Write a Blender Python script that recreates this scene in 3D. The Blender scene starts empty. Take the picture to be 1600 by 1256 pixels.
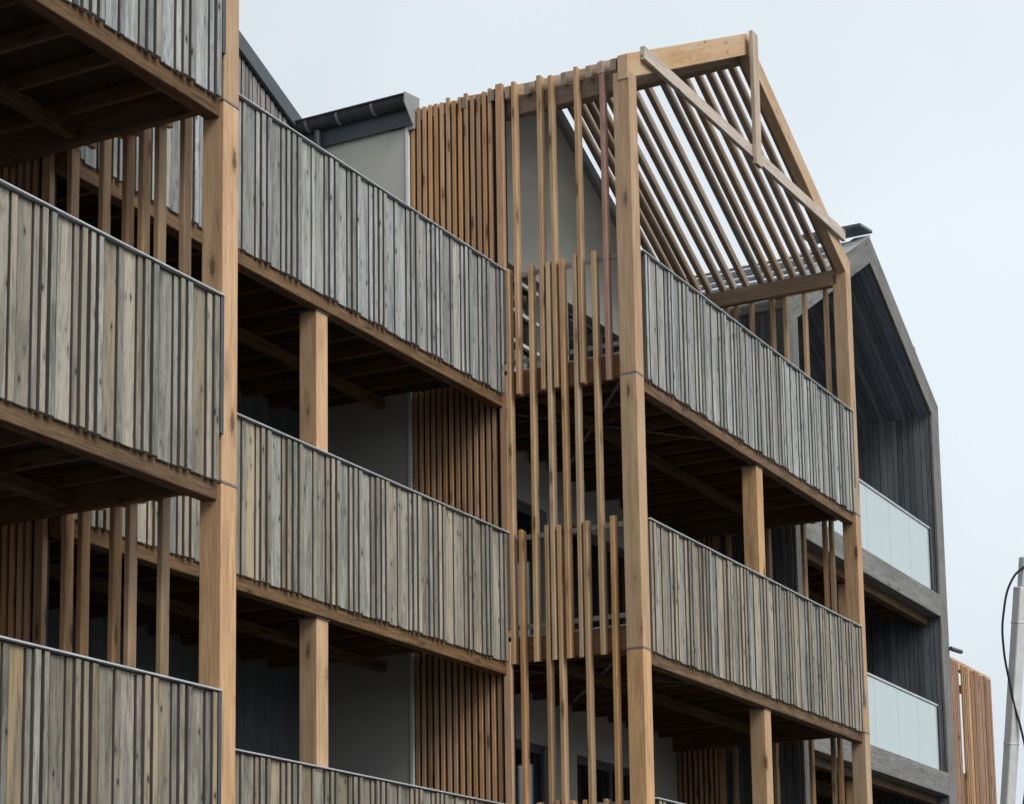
import bpy, bmesh, math, random
from mathutils import Vector, Matrix
random.seed(7)
S = bpy.context.scene
C = bpy.context.collection

# ------------------------------------------------------------------ camera
F, PPX, PPY = 3370.04, 800.0, 1115.75            # focal length and principal point, in pixels of a 1600 x 1256 frame
YAW, PITCH, ROLL = map(math.radians, (27.9528, 9.137, -0.8853))
EYE = 1.6
fw = Vector((math.cos(PITCH)*math.cos(YAW), math.cos(PITCH)*math.sin(YAW), math.sin(PITCH)))
rt = Vector((math.sin(YAW), -math.cos(YAW), 0)); up = rt.cross(fw)
rt, up = rt*math.cos(ROLL)+up*math.sin(ROLL), up*math.cos(ROLL)-rt*math.sin(ROLL)
cd = bpy.data.cameras.new('camera'); cam = bpy.data.objects.new('camera', cd); C.objects.link(cam)
cd.sensor_fit = 'HORIZONTAL'; cd.sensor_width = 36.0; cd.lens = F/1600*36
cd.shift_x = (800-PPX)/1600; cd.shift_y = (PPY-628)/1600
cd.clip_end = 2000
M = Matrix((rt, up, -fw)).transposed().to_4x4(); M.translation = (0, 0, EYE); cam.matrix_world = M
S.camera = cam

# ------------------------------------------------------------------ overcast sky, soft sun, exposure
SUN_EL, SUN_AZ = math.radians(42), math.radians(-105)      # azimuth of the sun in the XY plane, from +X
W = bpy.data.worlds.new('World'); S.world = W; W.use_nodes = True
nt = W.node_tree; nt.nodes.clear()
n_out = nt.nodes.new('ShaderNodeOutputWorld'); n_bg = nt.nodes.new('ShaderNodeBackground')
n_sky = nt.nodes.new('ShaderNodeTexSky'); n_sky.sky_type = 'NISHITA'; n_sky.sun_disc = False
n_sky.sun_elevation = SUN_EL; n_sky.sun_rotation = math.radians(90)-SUN_AZ
n_sky.dust_density = 4.0; n_sky.air_density = 1.0
n_mix = nt.nodes.new('ShaderNodeMix'); n_mix.data_type = 'RGBA'
n_tc = nt.nodes.new('ShaderNodeTexCoord'); n_ns = nt.nodes.new('ShaderNodeTexNoise')
n_ns.inputs['Scale'].default_value = 2.2; n_ns.inputs['Detail'].default_value = 4
n_rp = nt.nodes.new('ShaderNodeValToRGB')
n_rp.color_ramp.elements[0].position = .3; n_rp.color_ramp.elements[0].color = (6.7, 7.3, 7.8, 1)
n_rp.color_ramp.elements[1].position = .7; n_rp.color_ramp.elements[1].color = (8.2, 9.0, 9.55, 1)
n_mix.inputs[0].default_value = .93
nt.links.new(n_tc.outputs['Generated'], n_ns.inputs['Vector'])
nt.links.new(n_ns.outputs['Fac'], n_rp.inputs['Fac'])
nt.links.new(n_sky.outputs['Color'], n_mix.inputs[6]); nt.links.new(n_rp.outputs['Color'], n_mix.inputs[7])
nt.links.new(n_mix.outputs[2], n_bg.inputs['Color']); n_bg.inputs['Strength'].default_value = .0645
nt.links.new(n_bg.outputs[0], n_out.inputs[0])
sd = bpy.data.lights.new('sun', 'SUN'); sd.energy = 1.5; sd.angle = math.radians(30); sd.color = (1, .95, .87)
sun = bpy.data.objects.new('sun', sd); C.objects.link(sun); sun.location = (0, -20, 30)
sdir = Vector((math.cos(SUN_EL)*math.cos(SUN_AZ), math.cos(SUN_EL)*math.sin(SUN_AZ), math.sin(SUN_EL)))
sun.rotation_euler = sdir.to_track_quat('Z', 'Y').to_euler()
S.view_settings.view_transform = 'Standard'; S.view_settings.look = 'None'
S.view_settings.exposure = 0.74; S.view_settings.gamma = 1.0; S.view_settings.use_curve_mapping = False

# ------------------------------------------------------------------ materials
class N:
    def __init__(s, name):
        s.m = bpy.data.materials.new(name); s.m.use_nodes = True; s.t = s.m.node_tree
        s.b = s.t.nodes['Principled BSDF']
    def n(s, kind, **kw):
        o = s.t.nodes.new('ShaderNode'+kind)
        for k, v in kw.items(): setattr(o, k, v)
        return o
    def l(s, a, b): s.t.links.new(a, b)
    def math(s, op, a, b=None, c=None):
        o = s.n('Math', operation=op)
        for i, v in enumerate((a, b, c)):
            if v is None: continue
            if isinstance(v, (int, float)): o.inputs[i].default_value = v
            else: s.l(v, o.inputs[i])
        return o.outputs[0]
    def mix(s, f, a, b, mode='MIX'):
        o = s.n('Mix', data_type='RGBA', blend_type=mode)
        for i, v in ((0, f), (6, a), (7, b)):
            if isinstance(v, (int, float)): o.inputs[i].default_value = v
            elif isinstance(v, tuple): o.inputs[i].default_value = (*v, 1)
            else: s.l(v, o.inputs[i])
        return o.outputs[2]
    def ramp(s, f, stops):
        o = s.n('ValToRGB'); e = o.color_ramp.elements
        while len(e) < len(stops): e.new(.5)
        for el, (p, c) in zip(e, stops):
            el.position = p; el.color = (*c, 1) if isinstance(c, tuple) else (c, c, c, 1)
        s.l(f, o.inputs[0]); return o.outputs[0]

def wood(name, cols, axis='Z', vary=.25, knots=.8, patch=None, patchf=.5, edge=None, rough=.75, bump=.25, lam=0.0, stain=0.0, ks=(6.5, 2.0), kr=1.0, hue=.012):
    """sawn timber, grain along the local axis; every piece gets its own cut of the grain"""
    s = N(name)
    tc = s.n('TexCoord'); oi = s.n('ObjectInfo'); rnd = oi.outputs['Random']
    off = s.n('CombineXYZ')
    s.l(s.math('MULTIPLY', rnd, 37.0), off.inputs[0]); s.l(s.math('MULTIPLY', rnd, 91.0), off.inputs[1]); s.l(s.math('MULTIPLY', rnd, 53.0), off.inputs[2])
    ad = s.n('VectorMath', operation='ADD'); s.l(tc.outputs['Object'], ad.inputs[0]); s.l(off.outputs[0], ad.inputs[1])
    def scaled(across, along):
        mp = s.n('Mapping'); sc = [across]*3; sc['XYZ'.index(axis)] = along
        mp.inputs['Scale'].default_value = sc; s.l(ad.outputs[0], mp.inputs['Vector']); return mp.outputs[0]
    # knots first: they also push the grain aside
    vo = s.n('TexVoronoi'); vo.inputs['Scale'].default_value = 1.0; s.l(scaled(*ks), vo.inputs['Vector'])
    kd = vo.outputs['Distance']
    big = s.n('TexNoise'); big.inputs['Scale'].default_value = 1; big.inputs['Detail'].default_value = 5; s.l(scaled(9, 1.1), big.inputs['Vector'])
    gv = s.n('VectorMath', operation='MULTIPLY_ADD'); s.l(scaled(70, 2.2), gv.inputs[0]); gv.inputs[1].default_value = (1, 1, 1)
    bend = s.n('CombineXYZ'); bb = s.math('MULTIPLY', s.math('SUBTRACT', 1.0, kd), 3.0)
    for i in range(3):
        if i != 'XYZ'.index(axis): s.l(bb, bend.inputs[i])
    s.l(bend.outputs[0], gv.inputs[2])
    gr = s.n('TexNoise'); gr.inputs['Scale'].default_value = 1; gr.inputs['Detail'].default_value = 5; gr.inputs['Roughness'].default_value = .65
    s.l(gv.outputs[0], gr.inputs['Vector'])
    col = s.ramp(gr.outputs['Fac'], [(.28, cols[0]), (.5, cols[1]), (.74, cols[2])])
    if patch:
        r2 = s.math('FRACT', s.math('MULTIPLY', rnd, 17.31))
        pf = s.math('MULTIPLY', s.math('SMOOTH_MIN', s.math('MULTIPLY', big.outputs['Fac'], 1.5), 1.0, .1), s.math('MULTIPLY', r2, patchf*1.6))
        col = s.mix(pf, col, patch)
    # blotches, weather streaks
    col = s.mix(.55, col, s.ramp(big.outputs['Fac'], [(.25, .55), (.5, .95), (.75, 1.2)]), 'MULTIPLY')
    if stain:
        sn = s.n('TexNoise'); sn.inputs['Scale'].default_value = 1; sn.inputs['Detail'].default_value = 3; s.l(scaled(16, 1.5), sn.inputs['Vector']); sn.inputs['Roughness'].default_value = .7
        col = s.mix(stain, col, s.ramp(sn.outputs['Fac'], [(.36, (.36, .37, .37)), (.54, (1, 1, 1))]), 'MULTIPLY')
    if knots:
        kn = s.n('TexNoise'); kn.inputs['Scale'].default_value = 1; kn.inputs['Detail'].default_value = 3; s.l(scaled(45, 28), kn.inputs['Vector'])
        kq = s.math('MULTIPLY_ADD', s.math('SUBTRACT', kn.outputs['Fac'], .5), .16, kd)
        ring = s.ramp(kq, [(.10*kr, knots*.42), (.24*kr, 0.0)])
        col = s.mix(ring, col, tuple(c*.62 for c in cols[0]))
        kf = s.ramp(kq, [(.055*kr, knots), (.11*kr, 0.0)])
        col = s.mix(kf, col, tuple(c*.22 for c in cols[0]))
        # short drying cracks following the grain
        ck = s.n('TexNoise'); ck.inputs['Scale'].default_value = 1; ck.inputs['Detail'].default_value = 2; s.l(scaled(120, 3.0), ck.inputs['Vector'])
        col = s.mix(s.ramp(ck.outputs['Fac'], [(.27, .75), (.31, 0.0)]), col, tuple(c*.3 for c in cols[0]))
    if lam:   # glued laminations: fine dark lines along the piece
        lv = s.n('TexNoise', noise_dimensions='1D'); sx = s.n('SeparateXYZ'); s.l(tc.outputs['Object'], sx.inputs[0])
        a, b = [q for q in range(3) if q != 'XYZ'.index(axis)]
        w = s.math('ADD', sx.outputs[a], sx.outputs[b])
        ln = s.math('LESS_THAN', s.math('ABSOLUTE', s.math('SUBTRACT', s.math('FRACT', s.math('MULTIPLY', s.math('ADD', w, 3.021), 1/.062)), .5)), .02)
        col = s.mix(s.math('MULTIPLY', ln, lam), col, tuple(c*.5 for c in cols[0]))
    hs = s.n('HueSaturation'); s.l(col, hs.inputs['Color'])
    s.l(s.math('MULTIPLY_ADD', rnd, 2*vary, 1-vary), hs.inputs['Value'])
    s.l(s.math('MULTIPLY_ADD', s.math('FRACT', s.math('MULTIPLY', rnd, 7.7)), .12+hue*16, .94-hue*8), hs.inputs['Saturation'])
    s.l(s.math('MULTIPLY_ADD', s.math('FRACT', s.math('MULTIPLY', rnd, 29.3)), hue, .5-hue/2), hs.inputs['Hue'])
    col = hs.outputs[0]
    if edge:   # darker tone on the side faces, picked by local X normal
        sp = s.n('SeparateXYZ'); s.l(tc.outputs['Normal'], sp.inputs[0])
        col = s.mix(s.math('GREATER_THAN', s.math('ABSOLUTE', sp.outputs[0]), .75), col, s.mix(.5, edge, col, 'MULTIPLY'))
    s.l(col, s.b.inputs['Base Color']); s.b.inputs['Roughness'].default_value = rough
    s.b.inputs['Specular IOR Level'].default_value = .25
    bp = s.n('Bump'); bp.inputs['Strength'].default_value = bump; bp.inputs['Distance'].default_value = .004
    s.l(gr.outputs['Fac'], bp.inputs['Height']); s.l(bp.outputs[0], s.b.inputs['Normal'])
    return s.m

def plain(name, c, rough=.6, metal=0.0, noise=.15, scale=6, bump=0.0, bscale=150, spec=.4):
    s = N(name); tc = s.n('TexCoord')
    ns = s.n('TexNoise'); ns.inputs['Scale'].default_value = scale; ns.inputs['Detail'].default_value = 6; s.l(tc.outputs['Object'], ns.inputs['Vector'])
    f = s.ramp(ns.outputs['Fac'], [(.3, 1-noise), (.7, 1+noise)])
    s.l(s.mix(1.0, c, f, 'MULTIPLY'), s.b.inputs['Base Color'])
    s.b.inputs['Roughness'].default_value = rough; s.b.inputs['Metallic'].default_value = metal; s.b.inputs['Specular IOR Level'].default_value = spec
    if bump:
        n2 = s.n('TexNoise'); n2.inputs['Scale'].default_value = bscale; s.l(tc.outputs['Object'], n2.inputs['Vector'])
        b = s.n('Bump'); b.inputs['Strength'].default_value = bump; b.inputs['Distance'].default_value = .003
        s.l(n2.outputs['Fac'], b.inputs['Height']); s.l(b.outputs[0], s.b.inputs['Normal'])
    return s.m

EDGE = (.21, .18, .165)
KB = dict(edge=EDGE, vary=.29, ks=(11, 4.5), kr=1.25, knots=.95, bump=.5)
FENCE = {
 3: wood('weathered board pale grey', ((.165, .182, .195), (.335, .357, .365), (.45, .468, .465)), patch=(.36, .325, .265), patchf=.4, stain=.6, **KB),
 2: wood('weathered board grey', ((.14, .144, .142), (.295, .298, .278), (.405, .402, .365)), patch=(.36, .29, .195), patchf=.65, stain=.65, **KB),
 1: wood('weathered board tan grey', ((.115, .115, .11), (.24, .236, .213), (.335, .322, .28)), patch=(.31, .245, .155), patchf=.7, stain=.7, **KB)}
POSTC = ((.40, .228, .115), (.60, .372, .205), (.70, .465, .275))
POST = wood('larch post', POSTC, vary=.1, knots=.85, patch=(.43, .33, .22), patchf=.45, lam=.5, ks=(5, 1.5), kr=1.5, hue=.004, stain=.22, bump=.4)
PLATE_T = {a: wood('larch beam '+a, POSTC, axis=a, vary=.12, patch=(.38, .34, .28), patchf=.6, knots=.6) for a in 'XY'}
SLAT = wood('slat timber', ((.36, .19, .085), (.53, .31, .155), (.63, .40, .215)), vary=.2, patch=(.46, .36, .24), patchf=.45, ks=(8, 1.8), kr=1.7, hue=.006, stain=.2)
SLATX = wood('slat timber weathered', ((.23, .155, .105), (.36, .26, .18), (.45, .345, .25)), axis='X', vary=.24, patch=(.29, .25, .20), patchf=.6, knots=.5)
TOWER = wood('dull brown slat', ((.20, .115, .065), (.33, .20, .12), (.42, .27, .17)), vary=.25, hue=.006)
RED = wood('red slat timber', ((.25, .135, .10), (.35, .21, .165), (.42, .27, .215)), vary=.1)
DENSE = wood('dense slat timber', ((.40, .215, .115), (.59, .345, .19), (.69, .435, .255)), vary=.2, patch=(.40, .26, .16), patchf=.5, ks=(9, 1.8), kr=1.6, hue=.006)
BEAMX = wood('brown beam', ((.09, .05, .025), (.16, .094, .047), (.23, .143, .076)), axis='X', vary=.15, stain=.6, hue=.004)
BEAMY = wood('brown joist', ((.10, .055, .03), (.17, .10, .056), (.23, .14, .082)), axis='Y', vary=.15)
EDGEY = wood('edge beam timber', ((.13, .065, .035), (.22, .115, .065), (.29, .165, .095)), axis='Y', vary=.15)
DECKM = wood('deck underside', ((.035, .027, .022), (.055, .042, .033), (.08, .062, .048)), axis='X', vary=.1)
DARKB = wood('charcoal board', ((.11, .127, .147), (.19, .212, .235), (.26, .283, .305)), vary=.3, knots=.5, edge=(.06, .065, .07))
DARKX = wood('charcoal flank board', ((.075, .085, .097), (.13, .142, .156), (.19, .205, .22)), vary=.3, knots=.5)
DARKS = wood('charcoal soffit board', ((.115, .138, .168), (.19, .22, .255), (.28, .31, .345)), axis='X', vary=.35, knots=.4)
GREYT = {a: wood('silvered timber '+a, ((.115, .115, .112), (.20, .20, .193), (.275, .275, .263)), axis=a, vary=.08, stain=.3) for a in 'XYZ'}
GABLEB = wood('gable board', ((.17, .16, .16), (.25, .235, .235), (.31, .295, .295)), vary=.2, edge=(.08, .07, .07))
RENDER = plain('grey render', (.48, .475, .44), .9, noise=.06, scale=1.2, bump=.35)
RIDGE = wood('ridge timber', ((.15, .105, .075), (.24, .175, .125), (.31, .24, .18)), axis='Y', vary=.1)
EPL = wood('right plate timber', ((.22, .14, .085), (.34, .225, .14), (.42, .295, .195)), axis='Y', vary=.05, hue=.004)
TIE = wood('pale tie timber', ((.38, .31, .25), (.52, .44, .37), (.60, .52, .45)), axis='X', vary=.05)
KING = wood('king post timber', ((.34, .26, .19), (.48, .39, .30), (.56, .47, .38)), vary=.05)
BACK = plain('dark membrane', (.018, .018, .02), .9)
ANTH = plain('anthracite metal', (.075, .085, .10), .45, noise=.1, scale=3)
ANTHL = plain('weathered zinc flashing', (.27, .285, .29), .5, noise=.1, scale=3)
GALV = plain('galvanised steel', (.55, .57, .59), .5, .4, noise=.12, scale=12)
STEEL = plain('dull steel plate', (.25, .26, .27), .55, .5)
RAILM = plain('grey rail paint', (.27, .28, .29), .5)
WHITE = plain('white paint', (.75, .76, .76), .4, noise=.05)
MAST = plain('chalky white mast paint', (.62, .63, .63), .5, noise=.1, scale=8)
BLACK = plain('black rubber', (.015, .015, .017), .5)
MEMB = plain('pale roofing membrane', (.62, .65, .67), .35, noise=.3, scale=9)
PIPE = plain('dark pipe', (.06, .065, .07), .4)

def glassmat(name, col, rough, alpha):
    s = N(name); s.b.inputs['Base Color'].default_value = (*col, 1); s.b.inputs['Roughness'].default_value = rough
    s.b.inputs['IOR'].default_value = 1.5; s.b.inputs['Alpha'].default_value = alpha
    s.b.inputs['Coat Weight'].default_value = .6; s.b.inputs['Coat Roughness'].default_value = .03
    return s.m
WINDOW = glassmat('dark window glass', (.012, .016, .02), .04, 1.0)
OPAL = glassmat('satin balustrade glass', (.55, .645, .675), .1, .8)

def groundmat():
    s = N('asphalt'); tc = s.n('TexCoord')
    a = s.n('TexNoise'); a.inputs['Scale'].default_value = .15; a.inputs['Detail'].default_value = 8; s.l(tc.outputs['Object'], a.inputs['Vector'])
    b = s.n('TexNoise'); b.inputs['Scale'].default_value = 60; s.l(tc.outputs['Object'], b.inputs['Vector'])
    c = s.ramp(a.outputs['Fac'], [(.3, (.05, .05, .05)), (.7, (.085, .083, .08))])
    s.l(s.mix(.5, c, s.ramp(b.outputs['Fac'], [(.3, .5), (.7, 1.3)]), 'MULTIPLY'), s.b.inputs['Base Color']); s.b.inputs['Roughness'].default_value = .9
    return s.m

# ------------------------------------------------------------------ building helpers
WP = {}          # world position of every object that may be a parent
CACHE = {}
def link(name, me, pos, parent=None, rot=None):
    o = bpy.data.objects.new(name, me); C.objects.link(o); pos = Vector(pos)
    if parent is not None:
        o.parent = parent; o.location = pos-WP[parent]
    else: o.location = pos
    if rot is not None: o.rotation_euler = rot
    WP[o] = pos; return o
def boxmesh(dx, dy, dz, mat, bev=.003, slant=0.0):
    key = (round(dx, 3), round(dy, 3), round(dz, 3), mat.name, bev, slant)
    if key in CACHE: return CACHE[key]
    bm = bmesh.new(); bmesh.ops.create_cube(bm, size=1)
    for v in bm.verts: v.co = Vector((v.co.x*dx, v.co.y*dy, v.co.z*dz))
    if slant:
        for v in bm.verts: v.co.z += slant*(1 if v.co.x > 0 else -1)*.5
    b = min(bev, .3*min(dx, dy, dz))
    if b > 0: bmesh.ops.bevel(bm, geom=bm.edges[:], offset=b, segments=1, affect='EDGES')
    me = bpy.data.meshes.new('box'); bm.to_mesh(me); bm.free(); me.materials.append(mat)
    CACHE[key] = me; return me
def box(name, x0, x1, y0, y1, z0, z1, mat, parent=None, bev=.003, rot=None, slant=0.0):
    me = boxmesh(x1-x0, y1-y0, z1-z0, mat, bev, slant)
    return link(name, me, ((x0+x1)/2, (y0+y1)/2, (z0+z1)/2), parent, rot)
def boxes(name, lst, mat, parent=None, stuff=False):
    bm = bmesh.new()
    for x0, x1, y0, y1, z0, z1 in lst:
        r = bmesh.ops.create_cube(bm, size=1)
        for v in r['verts']: v.co = Vector((x0+(v.co.x+.5)*(x1-x0), y0+(v.co.y+.5)*(y1-y0), z0+(v.co.z+.5)*(z1-z0)))
    c = Vector((lst[0][0], lst[0][2], lst[0][4]))
    for v in bm.verts: v.co -= c
    me = bpy.data.meshes.new(name); bm.to_mesh(me); bm.free(); me.materials.append(mat)
    o = link(name, me, c, parent)
    if stuff: o['kind'] = 'stuff'
    return o
def slope(name, xa, za, xb, zb, y0, y1, depth, mat, parent, bev=.004, plumb=True):
    """a rafter in the XZ plane: top edge from (xa, za) to (xb, zb), plumb-cut ends, vertical depth; local X runs along it"""
    L = math.hypot(xb-xa, zb-za); a = math.atan2(zb-za, xb-xa)
    key = ('s', round(L, 3), round(a, 4), round(y1-y0, 3), depth, mat.name)
    if key not in CACHE:
        bm = bmesh.new(); vs = []
        for y in (-(y1-y0)/2, (y1-y0)/2):
            for (px, pz) in ((xa, za), (xb, zb), (xb, zb-depth), (xa, za-depth)):
                d = Vector((px-(xa+xb)/2, 0, pz-(za+zb)/2))
                vs.append(bm.verts.new((d.x*math.cos(a)+d.z*math.sin(a), y, -d.x*math.sin(a)+d.z*math.cos(a))))
        for f in ((0, 1, 2, 3), (7, 6, 5, 4), (0, 4, 5, 1), (1, 5, 6, 2), (2, 6, 7, 3), (3, 7, 4, 0)): bm.faces.new([vs[i] for i in f])
        bmesh.ops.recalc_face_normals(bm, faces=bm.faces[:])
        bmesh.ops.bevel(bm, geom=bm.edges[:], offset=min(bev, .25*(y1-y0)), segments=1, affect='EDGES')
        me = bpy.data.meshes.new(name); bm.to_mesh(me); bm.free(); me.materials.append(mat); CACHE[key] = me
    return link(name, CACHE[key], ((xa+xb)/2, (y0+y1)/2, (za+zb)/2), parent, (0, -a, 0))
def prism(name, pts, y0, y1, mat, parent):
    """polygon in XZ, extruded along Y"""
    c = Vector((pts[0][0], y0, pts[0][1])); bm = bmesh.new()
    A = [bm.verts.new(Vector((x, y0, z))-c) for x, z in pts]; B = [bm.verts.new(Vector((x, y1, z))-c) for x, z in pts]
    bm.faces.new(A); bm.faces.new(B[::-1])
    for i in range(len(pts)):
        j = (i+1) % len(pts); bm.faces.new((A[i], B[i], B[j], A[j]))
    bmesh.ops.recalc_face_normals(bm, faces=bm.faces[:])
    me = bpy.data.meshes.new(name); bm.to_mesh(me); bm.free(); me.materials.append(mat)
    return link(name, me, c, parent)
def tube(name, pts, r, mat, parent, seg=10):
    c = Vector(pts[0]); cu = bpy.data.curves.new(name, 'CURVE'); cu.dimensions = '3D'; cu.bevel_depth = r; cu.bevel_resolution = 3; cu.use_fill_caps = True
    sp = cu.splines.new('BEZIER'); sp.bezier_points.add(len(pts)-1)
    for b, p in zip(sp.bezier_points, pts): b.co = Vector(p)-c; b.handle_left_type = b.handle_right_type = 'AUTO'
    t = bpy.data.objects.new('tmp', cu); C.objects.link(t)
    me = bpy.data.meshes.new_from_object(t.evaluated_get(bpy.context.evaluated_depsgraph_get())); bpy.data.objects.remove(t)
    me.materials.clear(); me.materials.append(mat)
    for p in me.polygons: p.use_smooth = True
    return link(name, me, c, parent)
def thing(name, label, cat, loc, group=None):
    o = link(name, None, loc); o['label'] = label; o['category'] = cat
    if group: o['group'] = group
    return o

# ------------------------------------------------------------------ dimensions (metres; X along the facade, Y into it)
PW = .185
XA, XB, XM, XC = 11.834, 18.926, 22.1288, 25.5365
Y1, Y2, Y3, Y4 = 8.5228, 10.0551, 8.5763, 9.5
WALL1, WALL2, WALL3 = 11.2, 12.6, 11.2
def cap(k): return EYE+2.5232+(k-1)*2.8
def flr(k): return cap(k)-1.07
EAVE = EYE+10.0
jit = lambda a: random.uniform(-a, a)

# ------------------------------------------------------------------ ground
bm = bmesh.new(); bmesh.ops.create_grid(bm, x_segments=1, y_segments=1, size=600)
me = bpy.data.meshes.new('ground'); bm.to_mesh(me); bm.free(); me.materials.append(groundmat())
g = link('ground', me, (0, 0, 0)); g['kind'] = 'structure'

# ------------------------------------------------------------------ shared builders of the blocks
def board_layout(x0, x1, seq, seed):
    """left edge, width, kind of every board from the right-hand end backwards"""
    r = random.Random(seed); out = []; x = x1-.05; i = len(seq)-1
    while x > x0+.03:
        kd = seq[i % len(seq)]; i -= 1
        w = {'P': r.choice((.045, .05, .055)), 'W': r.choice((.12, .125, .135)), 'n': r.choice((.046, .05, .055))}[kd]
        prev = seq[i % len(seq)]
        if x-w < x0: break
        out.append((x-w, w, kd))
        x -= w+(.036 if prev == 'P' else .015)
    return out[::-1]
SEQ = 'PPWnWnPPWnPPPWnWnPPWnPPWnP'
def balustrade(block, k, x0, x1, yf, seq=SEQ, seed=1, near=None):
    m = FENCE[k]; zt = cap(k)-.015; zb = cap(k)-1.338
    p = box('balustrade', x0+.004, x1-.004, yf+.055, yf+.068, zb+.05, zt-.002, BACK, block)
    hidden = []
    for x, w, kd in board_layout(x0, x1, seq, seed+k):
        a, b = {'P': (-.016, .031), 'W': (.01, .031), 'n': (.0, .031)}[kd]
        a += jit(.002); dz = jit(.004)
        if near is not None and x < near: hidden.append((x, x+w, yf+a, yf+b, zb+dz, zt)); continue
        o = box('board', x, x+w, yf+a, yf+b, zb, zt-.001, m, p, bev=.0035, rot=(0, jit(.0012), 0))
        o.location.z += dz-.008
    if hidden: boxes('board_row', hidden, m, p, stuff=True)
    box('cap_rail', x0, x1-.002, yf-.03, yf+.05, cap(k)-.014, cap(k), GALV, p, bev=.003)
    box('end_trim', x1-.042, x1-.004, yf-.02, yf+.03, zb+.33, zt, PIPE, p)
    return p
def deck(block, k, x0, x1, yf, yb, mid=1.3, pitch=.5, midend=None, first=.3):
    c = cap(k)
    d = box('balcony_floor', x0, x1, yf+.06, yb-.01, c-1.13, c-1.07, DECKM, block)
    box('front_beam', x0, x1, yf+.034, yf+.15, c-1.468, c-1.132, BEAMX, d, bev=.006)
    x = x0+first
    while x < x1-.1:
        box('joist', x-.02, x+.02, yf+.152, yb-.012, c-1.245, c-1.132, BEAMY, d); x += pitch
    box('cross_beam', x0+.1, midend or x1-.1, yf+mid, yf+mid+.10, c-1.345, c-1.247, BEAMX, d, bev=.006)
    return d
def post(block, x, y, z0, z1, w=PW, joints=()):
    zs = [z0]+list(joints)+[z1]; first = None
    for a, b in zip(zs[:-1], zs[1:]):
        p = box('post', x, x+w, y, y+w, a+.006, b-.006, POST, block, bev=.006)
        if b != z1: box('joint_plate', x-.004, x+w+.004, y-.004, y+w+.004, b-.0055, b+.0055, STEEL, p, bev=.001)
def screen_slats(scr, xs, ys, z0, z1, mats, slant=.02):
    for i, y in enumerate(ys):
        m = mats(i) if callable(mats) else mats
        box('slat', xs, xs+.095, y-.045, y, z0+jit(.012), z1+jit(.015), m, scr, bev=.004, slant=slant*random.choice((1, .5, -.3)), rot=(jit(.0025), jit(.002), 0))
def dense(block, x0, out, k_list, y0, y1, top):
    """close-set battens on the flank of a terrace, with a dark backing"""
    zb = 0
    scr = box('batten_wall', x0+.05 if out < 0 else x0+.002, x0+.08 if out < 0 else x0+.03, y0+.02, y1, 0, top-.05, BACK, block)
    for k in k_list:
        za, zc = (flr(k)-.02, flr(k+1)-.065) if k < 3 else (flr(3)-.02, top)
        if k == 0: za = .05
        y = y1-.055
        while y > y0+.11:
            xx = x0 if out < 0 else x0-.047
            box('batten', xx+(.012 if out < 0 else 0), xx+(.047 if out < 0 else .035), y, y+.042, za+jit(.005), zc+(jit(.03) if k == 3 else 0), DENSE, scr, rot=(jit(.001), 0, 0)); y -= .0735+jit(.003)
        box('batten', (x0-.012) if out < 0 else x0-.05, x0+.05 if out < 0 else x0+.012, y0+.02, y0+.1, za, zc+.02*(k == 3), DENSE, scr)
    return scr
def house_wall(block, x0, x1, y, door, win, k_list, bars=None):
    wl = []; d0, d1 = door; w0, w1 = win
    for k in k_list:
        z0 = flr(k) if k else 0; z1 = flr(k+1) if k < 3 else EAVE; hd = z0+2.13
        wl += [(x0, d0, y, y+.25, z0, z1), (d1, w0, y, y+.25, z0, z1), (w1, x1, y, y+.25, z0, z1), (d0, d1, y, y+.25, hd, z1), (w0, w1, y, y+.25, hd, z1)]
    wall = boxes('wall', wl, RENDER, block)
    for k in k_list:
        z0 = flr(k) if k else 0; hd = z0+2.13
        for nm, a, b in (('door', d0, d1), ('window', w0, w1)):
            fr = boxes(nm, [(a, a+.07, y+.09, y+.15, z0, hd), (b-.07, b, y+.09, y+.15, z0, hd), (a+.07, b-.07, y+.09, y+.15, hd-.08, hd), (a+.07, b-.07, y+.09, y+.15, z0, z0+.09)]
                       + ([((a+b)/2-.04, (a+b)/2+.04, y+.085, y+.148, z0+.09, hd-.08)] if nm == 'window' else []), ANTH, block)
            box('pane', a+.06, b-.06, y+.112, y+.124, z0+.08, hd-.07, WINDOW, fr, bev=0)
            if bars and nm == 'door' and k == 3:
                for zz in (9.06, 8.68, 8.31, 7.94, 7.57): box('glazing_bar', a+.02, b-.02, y+.04, y+.088, zz+EYE-.022, zz+EYE+.022, WHITE, fr)
                box('door_edge', a+.02, a+.06, y+.03, y+.088, z0+.05, hd-.09, WHITE, fr)
    return wall
def gable_roof(block, x0, x1, ridge_z, eave_z, y0, y1, mat, th=.16):
    xm = (x0+x1)/2
    prism('roof', [(x0, eave_z), (xm, ridge_z), (x1, eave_z), (x1, eave_z-th), (xm, ridge_z-th), (x0, eave_z-th)], y0, y1, mat, block)

JOINTS = [cap(k)-1.34 for k in (1, 2, 3)]

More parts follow.
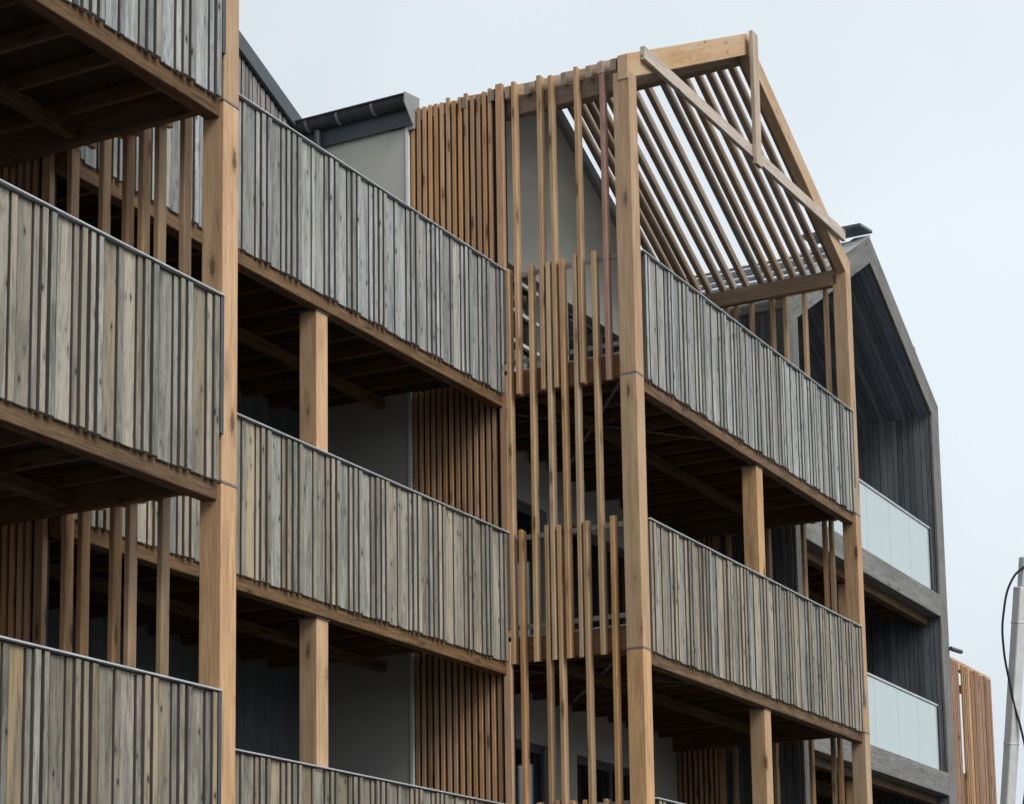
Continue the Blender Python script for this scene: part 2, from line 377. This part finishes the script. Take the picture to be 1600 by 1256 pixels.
# ------------------------------------------------------------------ block at the left (near)
L = thing('apartment_block', 'nearest timber block at the left edge, its thick corner post rising out of the picture', 'building', (XA-3, Y1, 0))
XL = XA-6.6
for k in (1, 2, 3):
    balustrade(L, k, XL, XA, Y1, seed=3, near=XA-2.9)
    deck(L, k, XL, XA, Y1, WALL1, midend=XA-.03, first=.42)
post(L, XA, Y1, 0, EAVE, joints=JOINTS)
post(L, XL-PW, Y1, 0, EAVE, joints=JOINTS)
A1 = [9.898+.115, 9.6+.115, 9.382+.115, 9.236+.115, 9.089+.115, 8.867+.11]
B1 = [9.891+.115, 9.742+.115, 9.454+.115, 9.313+.115, 9.026+.115]
for k in (1, 2, 3):
    z1 = cap(k+1)+.01 if k < 3 else EAVE+.15
    scr = box('slat_screen', XA+.05, XA+.085, Y1+PW, Y2+.3, cap(k)-.06, cap(k)-.01, RAILM, L)
    box('rail', XA+.05, XA+.085, Y1+PW, Y2+.3, cap(k)-.98, cap(k)-.93, RAILM, scr)
    screen_slats(scr, XA+.09, A1 if k == 2 else B1, cap(k)-1.355, z1, SLAT)
    box('side_beam', XA+.012, XA+.085, Y1+PW+.002, WALL1, cap(k)-1.366, cap(k)-1.075, BEAMY, L)
dense(L, XA+PW-.01, 1, (0, 1, 2, 3), Y2+.13, WALL1, EAVE+.1)
house_wall(L, XL, XA+PW-.02, WALL1, (XL+1.2, XL+2.15), (XL+3.2, XL+5.6), (0, 1, 2, 3))
boxes('side_wall', [(XA+PW-.27, XA+PW-.022, WALL1+.252, 20, 0, EAVE)], RENDER, L)
box('eave_plate', XA+.03, XA+.13, Y1+.005, WALL1-.01, EAVE+.002, EAVE+.18, PLATE_T['Y'], L)
gable_roof(L, XL, XA+PW+.03, EYE+11.75, EYE+10.2, WALL1-.15, 20, ANTH)

# ------------------------------------------------------------------ recessed block in the middle
R = thing('apartment_block', 'recessed timber block between the near corner post and the open roof frame', 'building', ((XA+XB)/2, Y2, 0))
RX0, RX1 = XA+PW+.004, XB-.004
for k in (1, 2, 3):
    balustrade(R, k, RX0, RX1, Y2, seed=11)
    deck(R, k, RX0, RX1, Y2, WALL2, midend=RX1-.25, first=.33)
X2 = 15.373*(Y2+.07)/Y2
for a, b in ((0, cap(1)-1.47), (flr(1)+.002, cap(2)-1.47), (flr(2)+.002, cap(3)-1.47)):
    p = box('post', X2, X2+PW, Y2+.07, Y2+.07+PW, a, b-.012, POST, R, bev=.006)
    box('joint_plate', X2-.01, X2+PW+.012, Y2+.062, Y2+.07+PW, b-.0115, b-.0005, STEEL, p, bev=.001)
bw = boxes('wall', [(RX0, RX1, WALL2, WALL2+.25, 0, EYE+10.1)], DARKB, R)
for k in (0, 1, 2):
    z0 = flr(k) if k else 0
    for a, b in ((15.9, 17.2), (13.0, 15.0)):
        fr = boxes('window', [(a, a+.07, WALL2-.03, WALL2-.002, z0+.02, z0+2.15), (b-.07, b, WALL2-.03, WALL2-.002, z0+.02, z0+2.15), (a+.07, b-.07, WALL2-.03, WALL2-.002, z0+2.07, z0+2.15)], ANTH, R)
        box('pane', a+.06, b-.06, WALL2-.02, WALL2-.012, z0+.03, z0+2.1, WINDOW, fr, bev=0)
    box('wall_lamp', 15.45, 15.65, WALL2-.12, WALL2-.002, z0+2.0, z0+2.08, WHITE, R)
# gable over the recessed terrace: slope .43 falling to the valley at XB
RR, RE = EYE+11.84, EYE+10.28
gz = lambda x: RR-.43*abs(x-15.35)
prism('gable_wall', [(12.1, EYE+10.1), (18.86, EYE+10.1), (18.86, gz(18.86)-.12), (15.35, RR-.12), (12.1, gz(12.1)-.12)], WALL2+.02, WALL2+.2, BACK, R)
x = 18.80
while x > 14.6:
    w = random.choice((.05, .06, .075))
    box('gable_board', x-w, x, WALL2-.016+jit(.006), WALL2+.018, flr(3), gz(x if x > 15.35 else x-w)-.17, GABLEB, R); x -= w+.016
slope('verge_flashing', 15.35, RR+.02, 18.93, gz(18.93)+.02, WALL2-.07, WALL2-.02, .20, ANTH, R)
slope('verge_flashing', 15.35, RR+.02, 12.0, gz(12.0)+.02, WALL2-.07, WALL2-.02, .20, ANTH, R)
gable_roof(R, 11.8, 18.9, RR, gz(18.9), WALL2-.018, 20, ANTH)

# ------------------------------------------------------------------ projecting block with the open timber roof
G = thing('apartment_block', 'projecting timber block under the open slatted gable roof frame', 'building', ((XB+XC)/2, Y3, 0))
for k in (1, 2, 3):
    balustrade(G, k, XB+PW+.002, XC, Y3, seed=23)
    d = deck(G, k, XB+.205, XC+.16, Y3, WALL3, mid=1.2, midend=XC-.3, pitch=.5, first=.5)
    # thin steel cross bracing under the joists
    for xa, xb in ((XB+.4, XB+3.0), (XB+3.0, XB+.4)):
        v = Vector((xb-xa, 1.9, 0)); me = boxmesh(v.length, .04, .004, STEEL, 0)
        link('brace_strap', me, ((xa+xb)/2, Y3+1.3, cap(k)-1.25), d, (0, 0, math.atan2(v.y, v.x)))
post(G, XB, Y3, 0, EAVE-.004, joints=[j+.0 for j in JOINTS])
post(G, XC, Y3, 0, EAVE-.004, joints=JOINTS)
XM2 = XM*(Y3+.07)/Y3
for a, b in ((0, cap(1)-1.47), (flr(1)+.002, cap(2)-1.47), (flr(2)+.002, cap(3)-1.47)):
    p = box('post', XM2, XM2+PW, Y3+.07, Y3+.07+PW, a, b-.012, POST, G, bev=.006)
    box('joint_plate', XM2-.01, XM2+PW+.012, Y3+.062, Y3+.07+PW, b-.0115, b-.0005, STEEL, p, bev=.001)
A3 = [9.941, 9.646, 9.504, 9.208, 8.916]
B3 = [10.045, 9.782, 9.576, 9.42, 9.273, 9.049]
top = EAVE+.17
for k, ys, z1 in ((3, A3, top), (2, B3, cap(3)+.01), (1, A3, cap(2)+.02), (0, B3, cap(1)+.01)):
    zb = cap(k)-1.36 if k else .1
    zr = cap(k)-.075 if k else 1.1
    scr = box('slat_screen', XB+.098, XB+.11, Y3+PW+.002, Y2, zr, zr+.055, RAILM, G)
    if k: box('rail', XB+.098, XB+.11, Y3+PW+.002, Y2, cap(k)-1.0, cap(k)-.95, RAILM, scr)
    screen_slats(scr, XB, ys, zb, z1, (lambda i: RED if i == 4 else SLAT) if k == 3 else SLAT)
for k in (1, 2, 3):
    box('side_beam', XB+.113, XB+.2, Y3+PW+.003, WALL3-.01, cap(k)-1.33, cap(k)-1.082, EDGEY, G)
    box('edge_flashing', XB+.112, XB+.25, Y3+PW+.003, WALL3-.01, cap(k)-1.08, cap(k)-1.062, GALV, G)
    box('side_beam', XC+.01, XC+.085, Y3+PW+.003, WALL3-.01, cap(k)-1.366, cap(k)-1.075, BEAMY, G)
dense(G, XB, -1, (0, 1, 2, 3), Y2-.03, WALL3-.01, EAVE+.17)
# small white reflector plate hung under the middle deck by the corner post
prism('plate', [(19.93, EYE+3.975), (20.1, EYE+3.975), (20.16, EYE+4.03), (19.95, EYE+4.03)], 8.80, 8.92, WHITE, G)
# right flank screen
AC = [10.29+.03, 10.15+.03, 9.93+.03, 9.64+.03, 9.46+.03, 9.19+.03, 8.90+.03]
BC = [10.4, 10.05, 9.84, 9.36, 9.07, 8.98]
for k in (1, 2, 3):
    z1 = cap(k+1)-.02 if k < 3 else EAVE-.12
    scr = box('slat_screen', XC+.05, XC+.085, Y3+PW+.003, 10.6, cap(k)-.075, cap(k)-.02, RAILM, G)
    screen_slats(scr, XC+.09, AC if k == 3 else BC, cap(k)-1.355, z1, SLAT)
dense(G, XC+PW-.01, 1, (0, 1, 2, 3), 10.5, WALL3-.01, EAVE-.18)
# house behind the terrace
house_wall(G, XB+.002, XC+PW, WALL3, (21.08, 22.05), (22.73, 24.95), (0, 1, 2, 3), bars=True)
boxes('side_wall', [(XB+.0, XB+.25, WALL3+.252, 20, 0, EAVE)], RENDER, G)
box('corner_bead', XB-.012, XB+.02, WALL3-.007, WALL3+.03, 0, EAVE-.02, WHITE, G, bev=.001)
GX = (XB+XC+PW)/2
hz = lambda x: EYE+11.66-.47*abs(x-GX)
prism('gable_wall', [(XB+.002, EAVE), (XC+PW, EAVE), (XC+PW, hz(XC+PW)-.1), (GX, hz(GX)-.1), (XB+.002, hz(XB)-.1)], WALL3+.002, WALL3+.25, RENDER, G)
slope('verge_flashing', GX, hz(GX)+.02, XC+PW+.05, hz(XC+PW+.05)+.02, WALL3-.08, WALL3-.003, .16, ANTHL, G)
slope('verge_flashing', GX, hz(GX)+.02, XB-.02, hz(XB-.02)+.02, WALL3-.08, WALL3-.003, .16, ANTHL, G)
gable_roof(G, XB-.02, XC+PW+.05, hz(GX), hz(XB-.02), WALL3-.002, 20, ANTH, .08)
# eaves gutter along the render wall
gpts = [(XB-.06+.115*math.cos(a), EYE+10.25+.105*math.sin(a)) for a in [math.pi+i*math.pi/2/8 for i in range(9)]]
gpts += [(XB-.03, EYE+10.146), (XB-.03, EYE+10.157)]+[(XB-.06+.103*math.cos(a), EYE+10.25+.093*math.sin(a)) for a in [math.pi*1.5-i*math.pi/2/8 for i in range(9)]]
gu = prism('gutter', gpts, WALL3-.06, 12.75, PIPE, G)
box('gutter_lip', XB-.2, XB-.172, WALL3-.062, 12.75, EYE+10.25, EYE+10.264, ANTH, gu)
for y in (11.55, 12.0, 12.4): prism('gutter_bracket', [(x-.006, z-.006) for x, z in gpts[:9]]+[(x+.004, z+.006) for x, z in gpts[8::-1]], y, y+.03, ANTHL, gu)
prism('gutter_end', [(XB-.2, EYE+10.15), (XB-.195, EYE+10.275), (XB+.12, EYE+10.32), (XB+.1, EYE+10.0), (XB-.03, EYE+9.97)], WALL3-.075, WALL3-.063, ANTHL, gu)
box('fascia', XB-.036, XB-.022, WALL3-.06, 12.58, EYE+9.96, EYE+10.15, ANTH, G)
tube('downpipe', [(XB-.1, 12.3, EYE+10.12), (XB-.1, 12.3, EYE+9.95), (XB-.06, 12.3, EYE+9.8), (XB-.06, 12.3, EYE+7.2)], .04, PIPE, G)
# open roof: plates, ridge, front truss, slats
RT = EYE+11.87
pz = lambda x: RT-.5*abs(x-GX)
pg = box('open_roof', GX-.06, GX+.06, Y3+.13, WALL3-.09, RT-.36, RT-.165, RIDGE, G, bev=.006)
box('eave_plate', XB+.12, XB+.22, Y3+.13, WALL3-.09, EAVE-.14, EAVE+.06, RIDGE, pg, bev=.006)
box('eave_plate', XC+.0, XC+.11, Y3+.13, WALL3-.09, EAVE-.16, EAVE+.045, EPL, pg, bev=.006)
slope('rafter', XB-.01, pz(XB-.01), GX-.001, RT, Y3+.005, Y3+.125, .27, PLATE_T['X'], pg, bev=.006)
slope('rafter', GX+.001, RT, XC+PW+.01, pz(XC+PW+.01), Y3+.005, Y3+.125, .27, PLATE_T['X'], pg, bev=.006)
slope('tie_beam', XB+.3, EYE+10.37, XC-.1, EYE+10.50, Y3-.05, Y3+.003, .145, TIE, pg)
box('king_post', GX-.1, GX+.07, Y3-.10, Y3-.052, EYE+10.2, EYE+11.84, KING, pg)
for i, y in enumerate((11.05, 10.92, 10.80, 10.681, 10.526, 10.342, 10.19, 10.007, 9.791, 9.659, 9.511, 9.347, 9.2, 9.055, 8.912, 8.765)):
    y += .02
    slope('roof_slat', GX+.012, RT-.03+jit(.004), XC+.12+jit(.03), pz(XC+.12)-.03, y-.062, y, .13, SLATX, pg)
    slope('roof_slat', GX-.012, RT-.03+jit(.004), XB+.02+jit(.03), pz(XB+.02)-.03, y-.062, y, .13, SLATX, pg)

# ------------------------------------------------------------------ charcoal block with glass balustrades
D = thing('apartment_block', 'charcoal clad block with grey timber gable frame and glass balustrades at right', 'building', (29.2, Y4, 0))
DX0, DX1 = 25.86, 32.56; DM = 29.44; DI0, DI1 = DX0+.36, DX1-.36
DT = EYE+11.98; DEAVE = EYE+10.0
dz_ = lambda x: DT-.57*abs(x-DM)
FD = .05       # depth of the front frame
YB = 12.6
frl = box('frame_post', DX0, DI0, Y4+.003, Y4+FD, 0, EYE+9.77, GREYT['Z'], D, bev=.006)
frr = box('frame_post', DI1, DX1, Y4+.003, Y4+FD, 0, EYE+9.99, GREYT['Z'], D, bev=.006)
slope('frame_rafter', DX0, dz_(DX0), DM-.002, DT, Y4, Y4+FD, .40, GREYT['X'], D, bev=.006)
slope('frame_rafter', DM+.002, DT, DX1, dz_(DX1), Y4, Y4+FD, .42, GREYT['X'], D, bev=.006)
for k in (1, 2, 3):
    box('frame_beam', DI0+.002, DI1-.002, Y4+.004, Y4+.2, cap(k)-1.40, cap(k)-1.05, GREYT['X'], D, bev=.006)
    d = box('balcony_floor', DI0, DI1, Y4+.202, YB-.01, cap(k)-1.16, cap(k)-1.08, DECKM, D)
    box('inner_beam', DI0+.01, DI1-.01, Y4+.205, Y4+.33, cap(k)-1.52, cap(k)-1.162, BEAMX, d)
    xx = DI0+.4
    while xx < DI1: box('joist', xx-.03, xx+.03, Y4+.332, YB-.012, cap(k)-1.37, cap(k)-1.162, BEAMY, d); xx += .6
    box('cross_beam', DI0+.02, DI1-.6, Y4+1.1, Y4+1.22, cap(k)-1.55, cap(k)-1.372, BEAMX, d)
    # glass balustrade
    b = box('glass_balustrade', DI0+.05, DI1-.2, Y4+.06, Y4+.11, cap(k)-.035, cap(k), GALV, D, bev=.004)
    xs = [DI0+.06, 27.1, 28.05, 29.006, 30.05, 31.0, DI1-.22]
    for a, c in zip(xs[:-1], xs[1:]): box('glass_pane', a+.004, c-.004, Y4+.078, Y4+.092, cap(k)-1.04, cap(k)-.036, OPAL, b, bev=.001)
    box('end_post', DI1-.20, DI1-.16, Y4+.05, Y4+.1, cap(k)-1.04, cap(k)-.002, PIPE, b)
    if k < 3:
        box('post', 28.55, 28.55+PW+.03, Y4+.22, Y4+.22+PW, flr(k), cap(k+1)-1.525, POST, D, bev=.006)
box('back_wall', DI0, DI1, YB, YB+.2, 0, EYE+11.2, DARKB, D)
wr = box('cladding', DI1+.03, DX1-.01, Y4+FD, YB+.2, 0, EYE+10.0, BACK, D)
wl_ = box('cladding', DX0+.02, DI0-.03, Y4+FD, 20, 0, EYE+9.7, BACK, D)
for k in (0, 1, 2, 3):
    za, zb = (flr(k) if k else .05), (flr(k+1)-.05 if k < 3 else EYE+10.05)
    y = Y4+FD+.01
    while y < YB-.12:
        w = random.choice((.07, .085, .1))
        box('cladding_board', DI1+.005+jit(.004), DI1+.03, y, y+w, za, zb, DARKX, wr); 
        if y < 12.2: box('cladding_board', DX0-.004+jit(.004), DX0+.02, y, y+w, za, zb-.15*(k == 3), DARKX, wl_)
        y += w+.009
pr = prism('roof', [(DX0, dz_(DX0)-.032), (DM, DT-.032), (DX1+.0, dz_(DX1)-.02), (DX1+.0, dz_(DX1)-.2), (DM, DT-.2), (DX0, dz_(DX0)-.2)], Y4+FD+.002, 20, ANTH, D)
y = Y4+FD+.005
while y < YB:
    slope('soffit_board', DM+.01, DT-.40, DI1+.06, dz_(DI1+.06)-.40, y, y+.082, .025, DARKS, pr, bev=.003)
    slope('soffit_board', DX0+.34, dz_(DX0+.34)-.38, DM-.01, DT-.38, y, y+.082, .025, DARKS, pr, bev=.003)
    y += .09
# unfinished left-hand slope: pale membrane with dark battens, a gutter at its foot
t = .04
while t < DM-DX0-.1:
    if random.random() < .7: slope('roof_batten', DX0+t, dz_(DX0+t)+.03, DX0+t+.04, dz_(DX0+t+.04)+.03, Y4+FD+.01, random.uniform(11.5, 14), .048, ANTH, pr)
    t += random.choice((.12, .16, .2))
slope('membrane', DX0+.02, dz_(DX0+.02)-.018, DM-.02, DT-.018, Y4+FD+.004, 14, .012, MEMB, pr)
box('eave_gutter', DX0-.13, DX0-.035, Y4+.02, 14, dz_(DX0)-.2, dz_(DX0)-.1, ANTHL, pr)
box('ridge_flashing', DM-.5, DM+.06, Y4-.03, Y4+.9, DT+.03, DT+.075, ANTH, pr, rot=(0, math.radians(-8), 0))
slope('verge_flashing', DX0-.02, dz_(DX0-.02)+.025, DM, DT+.025, Y4-.02, Y4+FD+.2, .02, ANTHL, pr)
# torn strip of membrane standing up from the right-hand slope
prism('membrane_flap', [(31.55, dz_(31.55)-.02), (31.62, dz_(31.55)+.16), (31.78, dz_(31.78)+.05), (32.1, dz_(32.1)+.10), (32.06, dz_(32.06)-.02)], Y4+.05, Y4+.06, ANTHL, pr)
tube('overflow_pipe', [(DX1-.05, Y4-.03, EYE+6.27), (DX1+.2, Y4-.045, EYE+6.28), (DX1+.42, Y4-.06, EYE+6.29)], .035, PIPE, D)

# ------------------------------------------------------------------ far slatted block
T = thing('apartment_block', 'low orange slatted tower seen past the right edge of the charcoal block', 'building', (36, 10.6, 0))
TY = 10.5; TZ = EYE+6.78
box('head_beam', 34.2, 38.66, TY+.05, TY+.15, TZ-.1, TZ+.06, PLATE_T['X'], T)
scr = boxes('slat_screen', [(34.2, 38.6, TY+.055, TY+.1, z, z+.06) for z in (1.2, 3.2, 5.3)], BEAMX, T)
x = 34.3
while x < 38.6:
    if 36.58 < x < 36.74: x = 36.74
    w = .05 if x < 36.5 or random.random() < .6 else .09
    box('slat', x, x+w, TY+.018+jit(.006), TY+.05, .1, TZ+jit(.02), random.choice((SLAT, TOWER, TOWER, RED)), scr); x += w+random.choice((.03, .04, .07))
box('panel', 36.42, 38.45, TY+.12, TY+.15, .1, TZ-1.9, DENSE, scr)
box('post', 38.5, 38.66, TY+.06, TY+.22, 0, TZ, POST, T)
box('post', 34.2, 34.36, TY+.16, TY+.32, 0, TZ, POST, T)
box('post', 38.5, 38.66, TY+3, TY+3.16, 0, TZ, POST, T)
box('side_rail', 38.52, 38.62, TY+.24, TY+2.98, TZ-.2, TZ-.05, BEAMY, T)

# ------------------------------------------------------------------ leaning white mast with its cable
MB = Vector((19.70+.43, 5.29+.55, 0)); MT = Vector((19.49, 4.95, EYE+4.55))
K = thing('mast', 'leaning white telescopic mast with a black cable looping off it, at right edge', 'mast', MB)
ax = (MT-MB).normalized(); rotm = ax.to_track_quat('Z', 'Y').to_euler()
def along(t): return MB+(MT-MB)*t
def seg(name, t0, t1, w, mat, parent, off=Vector((0, 0, 0))):
    a, b = along(t0), along(t1)
    return link(name, boxmesh(w, w, (b-a).length, mat, .008), (a+b)/2+off, parent, rotm)
seg('outer_section', 0, .955, .105, MAST, K); seg('inner_section', .956, 1.0, .08, MAST, K, Vector((.02, -.01, 0)))
for t in (.90, .72, .62): seg('collar', t, t+.004, .112, MAST, K)
link('base_plate', boxmesh(.5, .5, .04, STEEL, .005), (MB.x, MB.y, .022), K)
s_ = Vector((-.47, .88, 0)); n_ = Vector((-.85, -.5, 0))*.06
tube('cable', [along(t)+n_+s_*d for t, d in ((.985, -.02), (.968, .09), (.91, .165), (.86, .14), (.81, .065), (.78, .015), (.745, -.06), (.70, -.13), (.6, -.12), (.4, -.02), (.1, .0))], .011, BLACK, K)
